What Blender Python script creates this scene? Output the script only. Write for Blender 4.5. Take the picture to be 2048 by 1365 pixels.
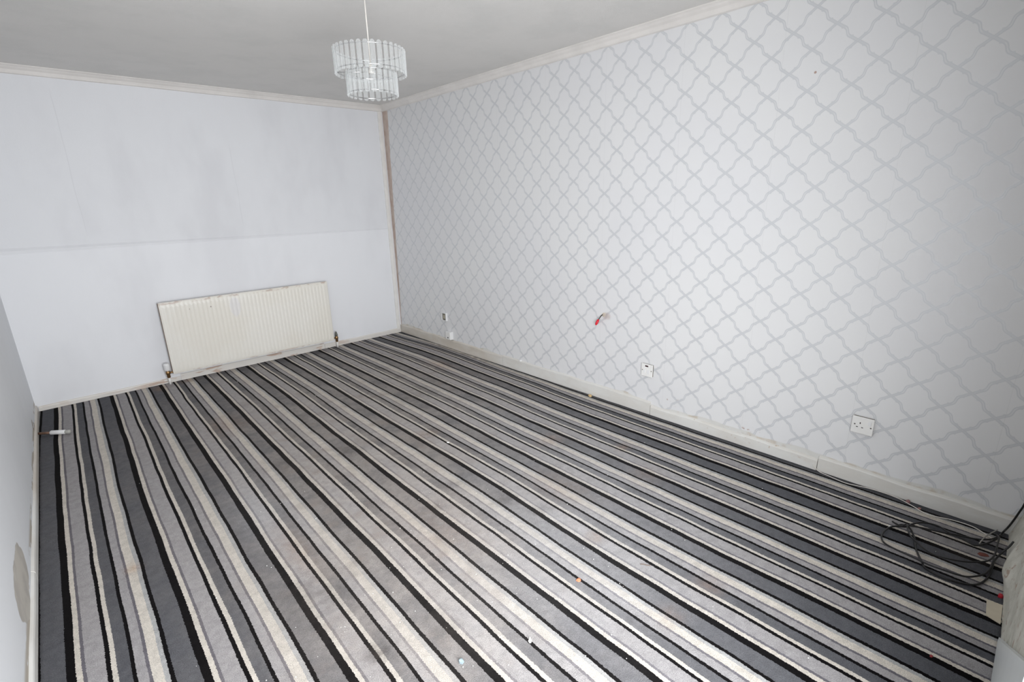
import bpy, bmesh, math, random
import numpy as np
from mathutils import Matrix, Vector, noise

random.seed(7)
for o in list(bpy.data.objects): bpy.data.objects.remove(o)
SC = bpy.context.scene
COL = SC.collection

# ------------------------------------------------------------------ camera
RT = [[0.73458911, -0.20598979, 0.64648825], [-0.67803336, -0.18706616, 0.7108284], [-0.02548732, -0.9605074, -0.27708471]]
cam_data = bpy.data.cameras.new('camera')
cam_data.sensor_width = 36; cam_data.lens = 990.13 / 2048 * 36
cam_data.clip_start = 0.02; cam_data.clip_end = 60
cam = bpy.data.objects.new('camera', cam_data); COL.objects.link(cam)
M = Matrix([[RT[0][0], -RT[0][1], -RT[0][2], -2.79235], [RT[1][0], -RT[1][1], -RT[1][2], -4.97296],
            [RT[2][0], -RT[2][1], -RT[2][2], 1.45493], [0, 0, 0, 1]])
cam.matrix_world = M
SC.camera = cam

# ------------------------------------------------------------------ world, light, exposure
world = bpy.data.worlds.new('world'); SC.world = world; world.use_nodes = True
world.node_tree.nodes['Background'].inputs[0].default_value = (0.80, 0.88, 1.0, 1)
world.node_tree.nodes['Background'].inputs[1].default_value = 1.0

def area(name, loc, rot, sx, sy, power, color, spread=180):
    d = bpy.data.lights.new(name, 'AREA'); d.shape = 'RECTANGLE'; d.size = sx; d.size_y = sy
    d.energy = power; d.color = color; d.spread = math.radians(spread)
    o = bpy.data.objects.new(name, d); COL.objects.link(o); o.location = loc; o.rotation_euler = rot
    return o
# daylight through the open patio doorway behind the photographer: sky from above, and an added low fill that lifts the ceiling
area('doorway_skylight', (-2.32, -5.17, 1.16), (math.radians(80), 0, math.radians(-15)), 1.35, 1.40, 39, (0.972, 0.985, 1.0), 142)
area('ceiling_fill', (-2.32, -5.18, 0.60), (math.radians(104), 0, math.radians(6)), 1.35, 0.8, 6.0, (1.0, 0.97, 0.93))

vs = SC.view_settings
vs.view_transform = 'Standard'; vs.look = 'None'; vs.gamma = 1; vs.exposure = 0.60
vs.use_curve_mapping = False

# ------------------------------------------------------------------ node helpers
def lin(c):
    return tuple((x / 255 / 12.92 if x / 255 <= 0.04045 else ((x / 255 + 0.055) / 1.055) ** 2.4) for x in c)
class NT:
    def __init__(s, name):
        s.m = bpy.data.materials.new(name); s.m.use_nodes = True; s.t = s.m.node_tree
        s.b = s.t.nodes['Principled BSDF']
    def new(s, typ, **k):
        n = s.t.nodes.new(typ)
        for a, v in k.items(): setattr(n, a, v)
        return n
    def link(s, a, b): s.t.links.new(a, b)
    def put(s, sock, v):
        if isinstance(v, bpy.types.NodeSocket): s.link(v, sock)
        elif isinstance(v, (tuple, list)): sock.default_value = tuple(v) + ((1,) if len(sock.default_value) == 4 and len(v) == 3 else ())
        else: sock.default_value = v
    def math(s, op, a, b=0.0, c=0.0, clamp=False):
        n = s.new('ShaderNodeMath', operation=op, use_clamp=clamp)
        s.put(n.inputs[0], a); s.put(n.inputs[1], b); s.put(n.inputs[2], c)
        return n.outputs[0]
    def smooth(s, v, lo, hi, a=0.0, b=1.0):
        n = s.new('ShaderNodeMapRange', interpolation_type='SMOOTHSTEP')
        s.put(n.inputs[0], v); s.put(n.inputs[1], lo); s.put(n.inputs[2], hi); s.put(n.inputs[3], a); s.put(n.inputs[4], b)
        return n.outputs[0]
    def mix(s, f, a, b, blend='MIX'):
        n = s.new('ShaderNodeMix', data_type='RGBA', blend_type=blend)
        s.put(n.inputs[0], f); s.put(n.inputs[6], a); s.put(n.inputs[7], b)
        return n.outputs[2]
    def pos(s):
        g = s.new('ShaderNodeNewGeometry'); x = s.new('ShaderNodeSeparateXYZ'); s.link(g.outputs['Position'], x.inputs[0])
        return g.outputs['Position'], x.outputs[0], x.outputs[1], x.outputs[2]
    def noise(s, scale, detail=3, rough=0.5, vec=None, mul=None):
        n = s.new('ShaderNodeTexNoise'); n.inputs['Scale'].default_value = scale
        n.inputs['Detail'].default_value = detail; n.inputs['Roughness'].default_value = rough
        if vec is None: vec = s.pos()[0]
        if mul:
            v = s.new('ShaderNodeVectorMath', operation='MULTIPLY'); s.link(vec, v.inputs[0]); v.inputs[1].default_value = mul; vec = v.outputs[0]
        s.link(vec, n.inputs['Vector'])
        return n.outputs[0]
    def bump(s, h, strength=0.3, dist=0.001, normal=None):
        n = s.new('ShaderNodeBump'); n.inputs['Strength'].default_value = strength; n.inputs['Distance'].default_value = dist
        s.put(n.inputs['Height'], h)
        if normal: s.link(normal, n.inputs['Normal'])
        s.link(n.outputs[0], s.b.inputs['Normal'])
        return n.outputs[0]
    def spot(s, a, b, ca, cb, ra, rb, soft=0.5, wob=0.25):
        """soft-edged elliptical stain in two coordinates, edge broken by noise"""
        da = s.math('DIVIDE', s.math('SUBTRACT', a, ca), ra); db = s.math('DIVIDE', s.math('SUBTRACT', b, cb), rb)
        d = s.math('SQRT', s.math('ADD', s.math('MULTIPLY', da, da), s.math('MULTIPLY', db, db)))
        d = s.math('ADD', d, s.math('MULTIPLY', s.math('SUBTRACT', s.noise(14 / max(ra, rb) * 0.06, 3), 0.5), wob * 4))
        return s.smooth(d, 1.0 - soft, 1.0, 1.0, 0.0)
    def done(s, color=None, rough=0.5, metallic=0.0, spec=None):
        if color is not None: s.put(s.b.inputs['Base Color'], color)
        s.put(s.b.inputs['Roughness'], rough); s.put(s.b.inputs['Metallic'], metallic)
        if spec is not None: s.b.inputs['Specular IOR Level'].default_value = spec
        return s.m

def simple(name, c, rough=0.5, metallic=0.0, grain=0.0, gscale=60, bump=0.0):
    n = NT(name); c = lin(c)
    if grain:
        f = n.smooth(n.noise(gscale, 4), 0.3, 0.7)
        col = n.mix(f, tuple(x * (1 - grain) for x in c), tuple(min(1, x * (1 + grain * 0.6)) for x in c))
    else: col = c
    if bump: n.bump(n.noise(gscale * 3, 3), 0.5, bump)
    return n.done(col, rough, metallic)

# ------------------------------------------------------------------ mesh helpers
def tag(o, label=None, cat=None, group=None, kind=None):
    if label: o['label'] = label
    if cat: o['category'] = cat
    if group: o['group'] = group
    if kind: o['kind'] = kind
    return o
def link(name, me, mat=None, parent=None, smooth=False):
    o = bpy.data.objects.new(name, me); COL.objects.link(o)
    if mat and not me.materials: me.materials.append(mat)
    if smooth: me.polygons.foreach_set('use_smooth', [True] * len(me.polygons))
    if parent: o.parent = parent
    return o
def wm(o): return (wm(o.parent) if o.parent else Matrix()) @ o.matrix_basis
def build(name, bm, mat, parent=None, smooth=False, off=None):
    """link a bmesh given in world coordinates; its origin goes to its base (or to its parent's frame)"""
    me = bpy.data.meshes.new(name)
    bmesh.ops.recalc_face_normals(bm, faces=bm.faces[:])
    if parent is not None:
        bmesh.ops.transform(bm, matrix=wm(parent).inverted(), verts=bm.verts[:])
        bm.to_mesh(me); bm.free()
        return link(name, me, mat, parent, smooth)
    if bm.verts:
        xs = [v.co.x for v in bm.verts]; ys = [v.co.y for v in bm.verts]; zs = [v.co.z for v in bm.verts]
        c = Vector(((min(xs) + max(xs)) / 2, (min(ys) + max(ys)) / 2, min(zs)))
    else: c = Vector()
    bmesh.ops.translate(bm, vec=-c, verts=bm.verts[:])
    bm.to_mesh(me); bm.free()
    o = link(name, me, mat, None, smooth); o.location = c; o.matrix_world = Matrix.Translation(c)
    return o
def empty(name, loc, rot=None):
    o = bpy.data.objects.new(name, None); COL.objects.link(o); o.location = loc; o.empty_display_size = 0.05
    m = Matrix.Translation(loc)
    if rot: o.rotation_euler = rot; m = m @ Matrix.Rotation(rot[2], 4, 'Z')
    o.matrix_world = m
    return o
def box(bm, lo, hi, bev=0.0, seg=2):
    r = bmesh.ops.create_cube(bm, size=1.0)
    vs_ = r['verts']
    for v in vs_:
        v.co = Vector([(lo[i] + hi[i]) / 2 + v.co[i] * (hi[i] - lo[i]) for i in range(3)])
    if bev:
        es = list({e for v in vs_ for e in v.link_edges})
        bmesh.ops.bevel(bm, geom=es, offset=bev, segments=seg, affect='EDGES', profile=0.5)
    return bm
def nbox(lo, hi, bev=0.0, seg=2): return box(bmesh.new(), lo, hi, bev, seg)
def frame_of(d):
    d = d.normalized(); a = Vector((0, 0, 1)) if abs(d.z) < 0.9 else Vector((1, 0, 0))
    x = d.cross(a).normalized(); return x, d.cross(x).normalized()
def tube(bm, pts, r, n=8, cap=True, closed=False):
    pts = [Vector(p) for p in pts]; rings = []
    rr = r if isinstance(r, (list, tuple)) else [r] * len(pts)
    x = None
    for i, p in enumerate(pts):
        if closed: d = pts[(i + 1) % len(pts)] - pts[i - 1]
        else: d = pts[min(i + 1, len(pts) - 1)] - pts[max(i - 1, 0)]
        if d.length < 1e-9: d = Vector((0, 0, 1))
        d.normalize()
        if x is None: x, y = frame_of(d)
        x = (x - d * x.dot(d)).normalized(); y = d.cross(x)
        rings.append([bm.verts.new(p + (x * math.cos(2 * math.pi * k / n) + y * math.sin(2 * math.pi * k / n)) * rr[i]) for k in range(n)])
    m = len(rings)
    for i in range(m if closed else m - 1):
        a, b = rings[i], rings[(i + 1) % m]
        for k in range(n): bm.faces.new((a[k], a[(k + 1) % n], b[(k + 1) % n], b[k]))
    if cap and not closed: bm.faces.new(rings[0]); bm.faces.new(rings[-1])
    return bm
def ntube(*a, **k): return tube(bmesh.new(), *a, **k)
def lathe(bm, c, prof, axis=(0, 0, 1), n=24):
    c = Vector(c); ax = Vector(axis).normalized(); x, y = frame_of(ax); rings = []
    for r, h in prof:
        rings.append([bm.verts.new(c + ax * h + (x * math.cos(2 * math.pi * k / n) + y * math.sin(2 * math.pi * k / n)) * max(r, 1e-5)) for k in range(n)])
    for a, b in zip(rings, rings[1:]):
        for k in range(n): bm.faces.new((a[k], a[(k + 1) % n], b[(k + 1) % n], b[k]))
    bm.faces.new(rings[0]); bm.faces.new(rings[-1])
    return bm
def extrude_profile(bm, prof, a, b):
    """prof: list of 3D offsets; swept straight from a to b"""
    a, b = Vector(a), Vector(b)
    A = [bm.verts.new(a + Vector(p)) for p in prof]; B = [bm.verts.new(b + Vector(p)) for p in prof]
    n = len(prof)
    for i in range(n): bm.faces.new((A[i], A[(i + 1) % n], B[(i + 1) % n], B[i]))
    bm.faces.new(A); bm.faces.new(B)
    return bm
def spline(pts, k=6):
    P = [Vector(p) for p in pts]; out = []
    for i in range(len(P) - 1):
        p0 = P[max(i - 1, 0)]; p1 = P[i]; p2 = P[i + 1]; p3 = P[min(i + 2, len(P) - 1)]
        for j in range(k):
            t = j / k
            out.append(0.5 * ((2 * p1) + (p2 - p0) * t + (2 * p0 - 5 * p1 + 4 * p2 - p3) * t * t + (-p0 + 3 * p1 - 3 * p2 + p3) * t ** 3))
    out.append(P[-1]); return out
def surf_grid(name, f, us, vs_, mat, parent=None, smooth=True):
    """mesh from a height function f(u, v) -> world point"""
    V = [f(u, v) for v in vs_ for u in us]; nu = len(us); F = []
    for j in range(len(vs_) - 1):
        for i in range(nu - 1): F.append((j * nu + i, j * nu + i + 1, (j + 1) * nu + i + 1, (j + 1) * nu + i))
    bm = bmesh.new(); bv = [bm.verts.new(p) for p in V]
    for q in F: bm.faces.new([bv[i] for i in q])
    return build(name, bm, mat, parent, smooth)

# ------------------------------------------------------------------ materials
H = 2.40; XW = 0.012; YB = 0.010; XL = -3.120; YF = -5.10

def wallpaper_mat():
    n = NT('trellis_wallpaper'); P, x, y, z = n.pos()
    wob = n.math('MULTIPLY', n.math('SUBTRACT', n.noise(2.0, 1), 0.5), 0.02)
    u = n.math('ADD', n.math('DIVIDE', n.math('ADD', y, 3.845), 0.1812), wob)
    v = n.math('DIVIDE', n.math('SUBTRACT', z, 2.262), 0.1760)
    a = n.math('ADD', u, v); b = n.math('SUBTRACT', v, u)
    def family(al, ac):
        th = n.math('MULTIPLY', al, 2 * math.pi)
        s1 = n.math('SINE', th); s2 = n.math('SINE', n.math('MULTIPLY', th, 2.0)); s3 = n.math('SINE', n.math('MULTIPLY', th, 3.0))
        off = n.math('MULTIPLY', n.math('ADD', n.math('SUBTRACT', s1, n.math('MULTIPLY', s2, 0.36)), n.math('MULTIPLY', s3, 0.16)), 0.046)
        t = n.math('ADD', ac, off); ts = n.math('SUBTRACT', t, n.math('ROUND', t)); d = n.math('ABSOLUTE', ts)
        # knuckles where the line turns, on the inner side; q is the distance from the middle of the side
        q = n.math('ABSOLUTE', n.math('SUBTRACT', n.math('FRACT', al), 0.5))
        side = n.math('GREATER_THAN', n.math('MULTIPLY', ts, s1), 0.0)
        k = n.math('MULTIPLY', n.smooth(n.math('ABSOLUTE', n.math('SUBTRACT', q, 0.235)), 0.010, 0.045, 1.0, 0.0), side)
        half = n.math('ADD', 0.054, n.math('MULTIPLY', k, 0.026))
        line = n.smooth(n.math('SUBTRACT', d, half), -0.006, 0.006, 1.0, 0.0)
        mid = n.smooth(q, 0.13, 0.19, 1.0, 0.0)
        core = n.math('MULTIPLY', n.smooth(d, 0.008, 0.018, 1.0, 0.0), mid)
        rim = n.smooth(n.math('ABSOLUTE', n.math('SUBTRACT', d, 0.036)), 0.004, 0.010, 0.25, 0.0)
        return n.math('SUBTRACT', n.math('MULTIPLY', line, n.math('ADD', 0.75, rim)), n.math('MULTIPLY', core, 0.5))
    m = n.math('MAXIMUM', family(a, b), family(b, a), clamp=True)
    fine = n.noise(900, 2); broad = n.noise(0.9, 3)
    base = n.mix(n.smooth(broad, 0.3, 0.7), lin((227, 227, 229)), lin((231, 231, 231)))
    base = n.mix(n.math('MULTIPLY', n.smooth(fine, 0.3, 0.7), 0.08), base, lin((216, 217, 218)))
    ink = lin((208, 210, 213))
    col = n.mix(m, base, ink)
    # vertical drops of paper, butted every 0.53 m
    sy = n.math('ABSOLUTE', n.math('SUBTRACT', n.math('FRACT', n.math('DIVIDE', n.math('ADD', y, 2.84 + 0.265), 0.53)), 0.5))
    seam = n.smooth(sy, 0.0010, 0.0030, 1.0, 0.0)
    col = n.mix(n.math('MULTIPLY', seam, 0.14), col, lin((176, 176, 176)))
    # paper missing or painted over just above the skirting, wavering edge
    edge = n.math('ADD', 0.092, n.math('MULTIPLY', n.math('SUBTRACT', n.noise(2.2, 3, mul=(1, 1, 0.2)), 0.5), 0.13))
    low = n.smooth(n.math('SUBTRACT', z, edge), -0.004, 0.004, 1.0, 0.0)
    bare = n.mix(n.smooth(n.noise(9, 4), 0.5, 0.62), lin((219, 218, 214)), lin((206, 198, 186)))
    col = n.mix(low, col, bare)
    # rusty scuffs
    st = n.smooth(n.noise(26, 4, 0.6, mul=(1, 1, 1.6)), 0.60, 0.70)
    sc = n.math('MULTIPLY', st, n.spot(y, z, -3.42, 0.15, 0.10, 0.05, 0.8))
    sc2 = n.math('MULTIPLY', st, n.spot(y, z, -3.95, 0.09, 0.30, 0.05, 0.8))
    sc3 = n.spot(y, z, -4.052, 1.986, 0.007, 0.007, 0.4, 0.05)
    sc4 = n.math('MULTIPLY', n.spot(y, z, -2.90, 0.63, 0.05, 0.035, 0.7), 0.5)
    col = n.mix(n.math('MULTIPLY', n.math('MAXIMUM', n.math('MAXIMUM', sc, sc2), n.math('MAXIMUM', sc3, sc4)), 0.75), col, lin((160, 120, 98)))
    # strip next to the far corner where the paper is off and pink plaster shows
    wcor = n.math('ADD', n.math('MULTIPLY', n.math('SUBTRACT', z, 0.25), 0.042), n.math('MULTIPLY', n.noise(7, 3), 0.02))
    cor = n.smooth(n.math('ADD', y, wcor), -0.003, 0.003)
    plaster = n.mix(n.smooth(n.noise(12, 4), 0.35, 0.65), lin((196, 176, 165)), lin((208, 194, 184)))
    col = n.mix(cor, col, plaster)
    n.bump(n.math('ADD', n.math('MULTIPLY', fine, 0.4), n.math('ADD', n.math('MULTIPLY', m, 0.3), n.noise(30, 2))), 0.25, 0.0006)
    r = n.math('SUBTRACT', 0.52, n.math('MULTIPLY', m, 0.18))
    return n.done(col, r, n.math('MULTIPLY', m, 0.12), 0.45)

def paint_mat(name, c, dark, rough=0.55, scale=1.6, bump=0.0010, amount=0.5, streak=False, lower=None, seams=None):
    n = NT(name); P, x, y, z = n.pos()
    f = n.smooth(n.noise(scale, 4, 0.6, mul=(1, 1, 0.45) if streak else None), 0.42, 0.68)
    col = n.mix(n.math('MULTIPLY', f, amount), lin(c), lin(dark))
    if lower:
        col = n.mix(n.smooth(z, 1.166, 1.170, 1.0, 0.0), col, n.mix(n.math('MULTIPLY', f, amount * 0.6), lin(lower), lin(dark)))
    h = n.math('ADD', n.noise(160, 3), n.math('MULTIPLY', n.noise(14, 3), 1.5))
    if seams:
        for sx, z0, z1 in seams:
            s = n.smooth(n.math('ABSOLUTE', n.math('SUBTRACT', x, n.math('ADD', sx, n.math('MULTIPLY', n.math('SUBTRACT', n.noise(3, 1), 0.5), 0.02)))), 0.0015, 0.004, 1.0, 0.0)
            s = n.math('MULTIPLY', s, n.math('MULTIPLY', n.smooth(z, z0, z0 + 0.1), n.smooth(z, z1 - 0.1, z1, 1.0, 0.0)))
            col = n.mix(n.math('MULTIPLY', s, 0.30), col, lin(dark))
            h = n.math('SUBTRACT', h, s)
    n.bump(h, 0.3, bump)
    return n.done(col, rough, 0, 0.35)

def left_wall_mat():
    n = NT('left_wall_paint'); P, x, y, z = n.pos()
    f = n.smooth(n.noise(1.2, 4, 0.6, mul=(1, 1, 0.5)), 0.42, 0.68)
    col = n.mix(n.math('MULTIPLY', f, 0.4), lin((232, 234, 237)), lin((220, 222, 225)))
    pt = n.smooth(n.noise(10, 4, 0.6, mul=(1, 0.35, 1)), 0.50, 0.54)
    rag = n.math('MULTIPLY', pt, n.smooth(z, 0.07, 0.10, 1.0, 0.0))
    col = n.mix(rag, col, lin((186, 178, 166)))
    p1 = n.spot(y, z, -2.66, 0.150, 0.20, 0.095, 0.05, 0.40)
    p2 = n.spot(y, z, -0.55, 0.06, 0.10, 0.09, 0.5, 0.3)
    col = n.mix(p1, col, n.mix(n.smooth(n.noise(8, 3), 0.4, 0.6), lin((186, 181, 174)), lin((200, 195, 186))))
    col = n.mix(n.math('MULTIPLY', p2, pt), col, lin((150, 132, 112)))
    n.bump(n.math('SUBTRACT', n.noise(60, 3), n.math('MULTIPLY', p1, 1.5)), 0.4, 0.0012)
    return n.done(col, 0.55, 0, 0.35)

def carpet_mat():
    n = NT('striped_carpet_pile')
    P, x, y, z = n.pos()
    uv = n.new('ShaderNodeUVMap'); uv.uv_map = 'stripe'
    sp = n.new('ShaderNodeSeparateXYZ'); n.link(uv.outputs[0], sp.inputs[0])
    jag = n.math('MULTIPLY', n.math('SUBTRACT', n.noise(150, 2), 0.5), 0.024)
    wav = n.math('MULTIPLY', n.math('SUBTRACT', n.noise(3.2, 1, mul=(3.0, 1.0, 1)), 0.5), 0.030)
    t = n.math('FRACT', n.math('ADD', n.math('ADD', sp.outputs[0], jag), n.math('ADD', wav, 0.5)))
    black, cream, dk, mid, dark, light = (12, 10, 12), (208, 201, 191), (104, 101, 108), (160, 157, 158), (88, 89, 94), (170, 170, 170)
    seq = [(0.0125, black), (0.016, cream), (0.009, dk), (0.050, mid), (0.013, black), (0.015, cream), (0.036, dark), (0.012, black),
           (0.027, mid), (0.010, dk), (0.030, cream), (0.014, light), (0.013, black), (0.064, dark), (0.0125, black)]
    tot = sum(w for w, c in seq)
    # ramp starts in the middle of the broad black stripe (fraction 0.5 after the shift)
    stops = []; p = 0.0
    for w, c in seq: stops.append(((p / tot + 0.5) % 1.0, c)); p += w
    stops.sort(); first = (0.0, stops[-1][1]); stops = [first] + stops
    rp = n.new('ShaderNodeValToRGB'); cr = rp.color_ramp; cr.interpolation = 'CONSTANT'
    while len(cr.elements) < len(stops): cr.elements.new(0.5)
    for e, (q, c) in zip(cr.elements, stops): e.position = q; e.color = lin(c) + (1,)
    n.link(t, rp.inputs[0]); col = rp.outputs[0]
    def attr(nm):
        a = n.new('ShaderNodeAttribute'); a.attribute_name = nm; return a.outputs['Fac']
    # dust trodden into the pile; the black yarn shows least of it
    bw = n.new('ShaderNodeRGBToBW'); n.link(col, bw.inputs[0]); keep = n.smooth(bw.outputs[0], 0.01, 0.07, 0.08, 1.0)
    dirt = n.math('MULTIPLY', attr('dirt'), n.smooth(n.noise(5.5, 5, 0.65), 0.32, 0.68, 0.55, 1.15), clamp=True)
    col = n.mix(n.math('MULTIPLY', n.math('MULTIPLY', dirt, keep), 0.55), col, lin((184, 175, 167)))
    mott = n.math('MULTIPLY', dirt, n.smooth(n.noise(8.5, 5, 0.7), 0.50, 0.66))
    col = n.mix(n.math('MULTIPLY', n.math('MULTIPLY', mott, keep), 0.34), col, lin((122, 108, 98)))
    floor_light = n.math('MULTIPLY', attr('floor_light'), n.smooth(n.noise(4.0, 4, 0.6), 0.30, 0.72, 0.75, 1.10), clamp=True)  # cool lightening: the brightest floor light painted into the stripes
    col = n.mix(n.math('MULTIPLY', n.math('MULTIPLY', floor_light, keep), 0.42), col, lin((206, 205, 207)))
    tanm = n.math('MULTIPLY', attr('tan'), n.smooth(n.noise(26, 4, 0.6), 0.35, 0.6, 0.5, 1.0), clamp=True)
    col = n.mix(n.math('MULTIPLY', n.math('MULTIPLY', tanm, keep), 0.55), col, lin((168, 130, 98)))
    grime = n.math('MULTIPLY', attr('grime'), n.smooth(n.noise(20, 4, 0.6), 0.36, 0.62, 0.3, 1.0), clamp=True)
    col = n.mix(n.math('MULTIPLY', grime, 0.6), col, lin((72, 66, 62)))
    # tuft grain: light and dark fibre tips
    g = n.smooth(n.noise(330, 3, 0.65), 0.28, 0.72, 0.74, 1.24)
    g2 = n.smooth(n.noise(34, 4, 0.6), 0.3, 0.7, 0.90, 1.10)
    gg = n.math('MULTIPLY', g, g2)
    cc = n.new('ShaderNodeCombineColor'); [n.link(gg, cc.inputs[i]) for i in range(3)]
    col = n.mix(1.0, col, cc.outputs[0], 'MULTIPLY')
    n.bump(n.math('ADD', n.noise(330, 3, 0.65), n.math('MULTIPLY', n.noise(45, 3), 0.8)), 0.75, 0.004)
    n.b.inputs['Sheen Weight'].default_value = 0.03; n.b.inputs['Sheen Roughness'].default_value = 0.5
    return n.done(col, 1.0, 0, 0.0)

WP = wallpaper_mat()
M_back = paint_mat('back_wall_paint', (234, 235, 238), (214, 214, 218), streak=True, amount=0.42, lower=(240, 241, 244),
                   seams=[(-1.48, 1.24, 2.0), (-2.57, 1.24, 2.3)])
M_left = left_wall_mat()
M_ceil = paint_mat('ceiling_paint', (225, 223, 220), (216, 215, 212), rough=0.8, scale=3.0, bump=0.003, amount=0.6)
M_trim = simple('old_white_gloss', (238, 236, 232), 0.35, grain=0.05, gscale=9, bump=0.0006)
M_cove = simple('cornice_paint', (230, 226, 222), 0.5, grain=0.05, gscale=6, bump=0.001)
def worn_board():
    n = NT('worn_skirting_paint'); P, x, y, z = n.pos()
    far = n.smooth(n.math('ADD', y, n.math('MULTIPLY', n.noise(2.5, 2), 0.3)), -1.75, -1.35)
    w = n.math('MULTIPLY', n.smooth(n.noise(7, 5, 0.6, mul=(1, 0.5, 1.4)), 0.40, 0.62), n.math('ADD', 0.22, n.math('MULTIPLY', far, 0.25)))
    col = n.mix(w, lin((224, 223, 219)), lin((190, 179, 164)))
    col = n.mix(n.math('MULTIPLY', far, 0.55), col, lin((200, 190, 176)))
    s = n.math('MULTIPLY', n.smooth(n.noise(38, 4, 0.6), 0.60, 0.70), n.spot(y, z, -3.9, 0.06, 0.55, 0.05, 0.8))
    col = n.mix(n.math('MULTIPLY', s, 0.8), col, lin((172, 140, 104)))
    n.bump(n.noise(40, 4), 0.4, 0.0015)
    return n.done(col, 0.42, 0, 0.4)
M_board = worn_board()
def back_board():
    n = NT('back_skirting_paint'); P, x, y, z = n.pos()
    w = n.smooth(n.noise(11, 4, 0.6, mul=(0.35, 1, 2.0)), 0.55, 0.62)
    w = n.math('MULTIPLY', w, n.smooth(n.math('ABSOLUTE', n.math('ADD', x, 1.6)), 0.7, 1.0, 1.0, 0.25))
    col = n.mix(w, lin((226, 222, 216)), lin((196, 172, 156)))
    n.bump(n.noise(50, 4), 0.4, 0.001)
    return n.done(col, 0.42, 0, 0.4)
M_bboard = back_board()
M_carpet = carpet_mat()
M_screed = simple('bare_screed', (110, 106, 100), 0.9, grain=0.2, gscale=20)
def plaster_mat():
    n = NT('grey_bare_plaster'); P, x, y, z = n.pos()
    col = n.mix(n.smooth(n.noise(10, 5, 0.65), 0.35, 0.65), lin((212, 210, 200)), lin((190, 188, 177)))
    col = n.mix(n.math('MULTIPLY', n.smooth(n.noise(34, 4), 0.60, 0.68), 0.7), col, lin((158, 130, 112)))
    n.bump(n.noise(60, 5, 0.65), 0.7, 0.004)
    return n.done(col, 0.85, 0, 0.2)
M_plaster = plaster_mat()
M_white_pl = simple('white_plastic', (236, 236, 236), 0.28)
M_gap = simple('box_gap_shade', (120, 112, 104), 0.6)  # kept dark to paint the shadow gap behind the faceplates
M_plate = simple('plate_plastic', (240, 239, 236), 0.30, grain=0.02, gscale=20)
M_hole = simple('dark_slot', (30, 26, 26), 0.6)
M_screw = simple('screw_metal', (112, 108, 104), 0.35, 0.8)
M_neon = simple('neon_window', (62, 34, 40), 0.2)
M_chrome = simple('chrome', (205, 205, 205), 0.18, 1.0)
M_brass = simple('brass', (150, 120, 84), 0.35, 0.9)
M_black = simple('black_cable_sheath', (20, 19, 20), 0.32)
M_wcable = simple('white_cable_sheath', (226, 222, 214), 0.4)
M_copper = simple('copper', (176, 120, 92), 0.4, 0.9)
M_red = simple('red_plastic', (214, 22, 44), 0.3)
M_grey = simple('grey_brown_box', (104, 100, 92), 0.6)
M_beige = simple('beige_terminal', (176, 170, 152), 0.5)
def radiator_mat():
    n = NT('magnolia_radiator_enamel'); P, x, y, z = n.pos()
    col = n.mix(n.smooth(n.noise(3, 3), 0.35, 0.65), lin((240, 237, 229)), lin((237, 233, 223)))
    # seams and rim: enamel wears pinkish brown
    top = n.smooth(z, 0.672, 0.690)
    ed = n.math('MULTIPLY', n.smooth(n.noise(26, 4, 0.6, mul=(0.5, 1, 1)), 0.48, 0.62), n.math('MAXIMUM', top, n.smooth(z, 0.088, 0.105, 1.0, 0.0)))
    col = n.mix(n.math('MULTIPLY', ed, 0.6), col, lin((186, 158, 144)))
    sp = n.math('MAXIMUM', n.spot(x, z, -1.87, 0.615, 0.006, 0.007, 0.4, 0.05), n.spot(x, z, -2.03, 0.62, 0.004, 0.004, 0.4, 0.05))
    col = n.mix(n.math('MULTIPLY', sp, 0.7), col, lin((110, 92, 88)))
    pat = n.spot(x, z, -1.68, 0.58, 0.045, 0.10, 0.3, 0.12)
    col = n.mix(n.math('MULTIPLY', pat, 0.7), col, lin((232, 230, 230)))
    return n.done(col, 0.35, 0, 0.45)
M_rad = radiator_mat()
M_radback = simple('radiator_shadow_steel', (150, 134, 122), 0.6, grain=0.15, gscale=30)  # brown tone with the shade of the rear gap put into it
def acrylic():
    n = NT('clear_acrylic'); t = n.t
    out = [q for q in t.nodes if q.type == 'OUTPUT_MATERIAL'][0]
    n.b.inputs['Base Color'].default_value = lin((236, 238, 238)) + (1,); n.b.inputs['Roughness'].default_value = 0.16
    n.b.inputs['Specular IOR Level'].default_value = 0.8
    tr = n.new('ShaderNodeBsdfTransparent'); tr.inputs[0].default_value = (0.97, 0.975, 0.975, 1)
    lw = n.new('ShaderNodeLayerWeight'); lw.inputs[0].default_value = 0.35
    f = n.math('ADD', 0.11, n.math('MULTIPLY', lw.outputs['Facing'], 0.48), clamp=True)
    mx = n.new('ShaderNodeMixShader'); n.link(f, mx.inputs[0]); n.link(tr.outputs[0], mx.inputs[1]); n.link(n.b.outputs[0], mx.inputs[2])
    n.link(mx.outputs[0], out.inputs['Surface'])
    return n.m
M_acr = acrylic()

# ------------------------------------------------------------------ the room shell
S = 'structure'
T = 0.10
tag(build('wall_right', nbox((XW, YF - 0.15, -0.05), (XW + T, YB + T, H + 0.1)), WP), kind=S)
tag(build('wall_back', nbox((XL - T, YB, -0.05), (XW, YB + T, H + 0.1)), M_back), kind=S)
tag(build('wall_left', nbox((XL - T, YF - 0.15, -0.05), (XL, YB, H + 0.1)), M_left), kind=S)
tag(build('ceiling', nbox((XL, YF - 0.15, H), (XW, YB, H + 0.1)), M_ceil), kind=S)
tag(build('floor', nbox((XL, YF - 0.15, -0.10), (XW, YB, -0.012)), M_screed), kind=S)
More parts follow.
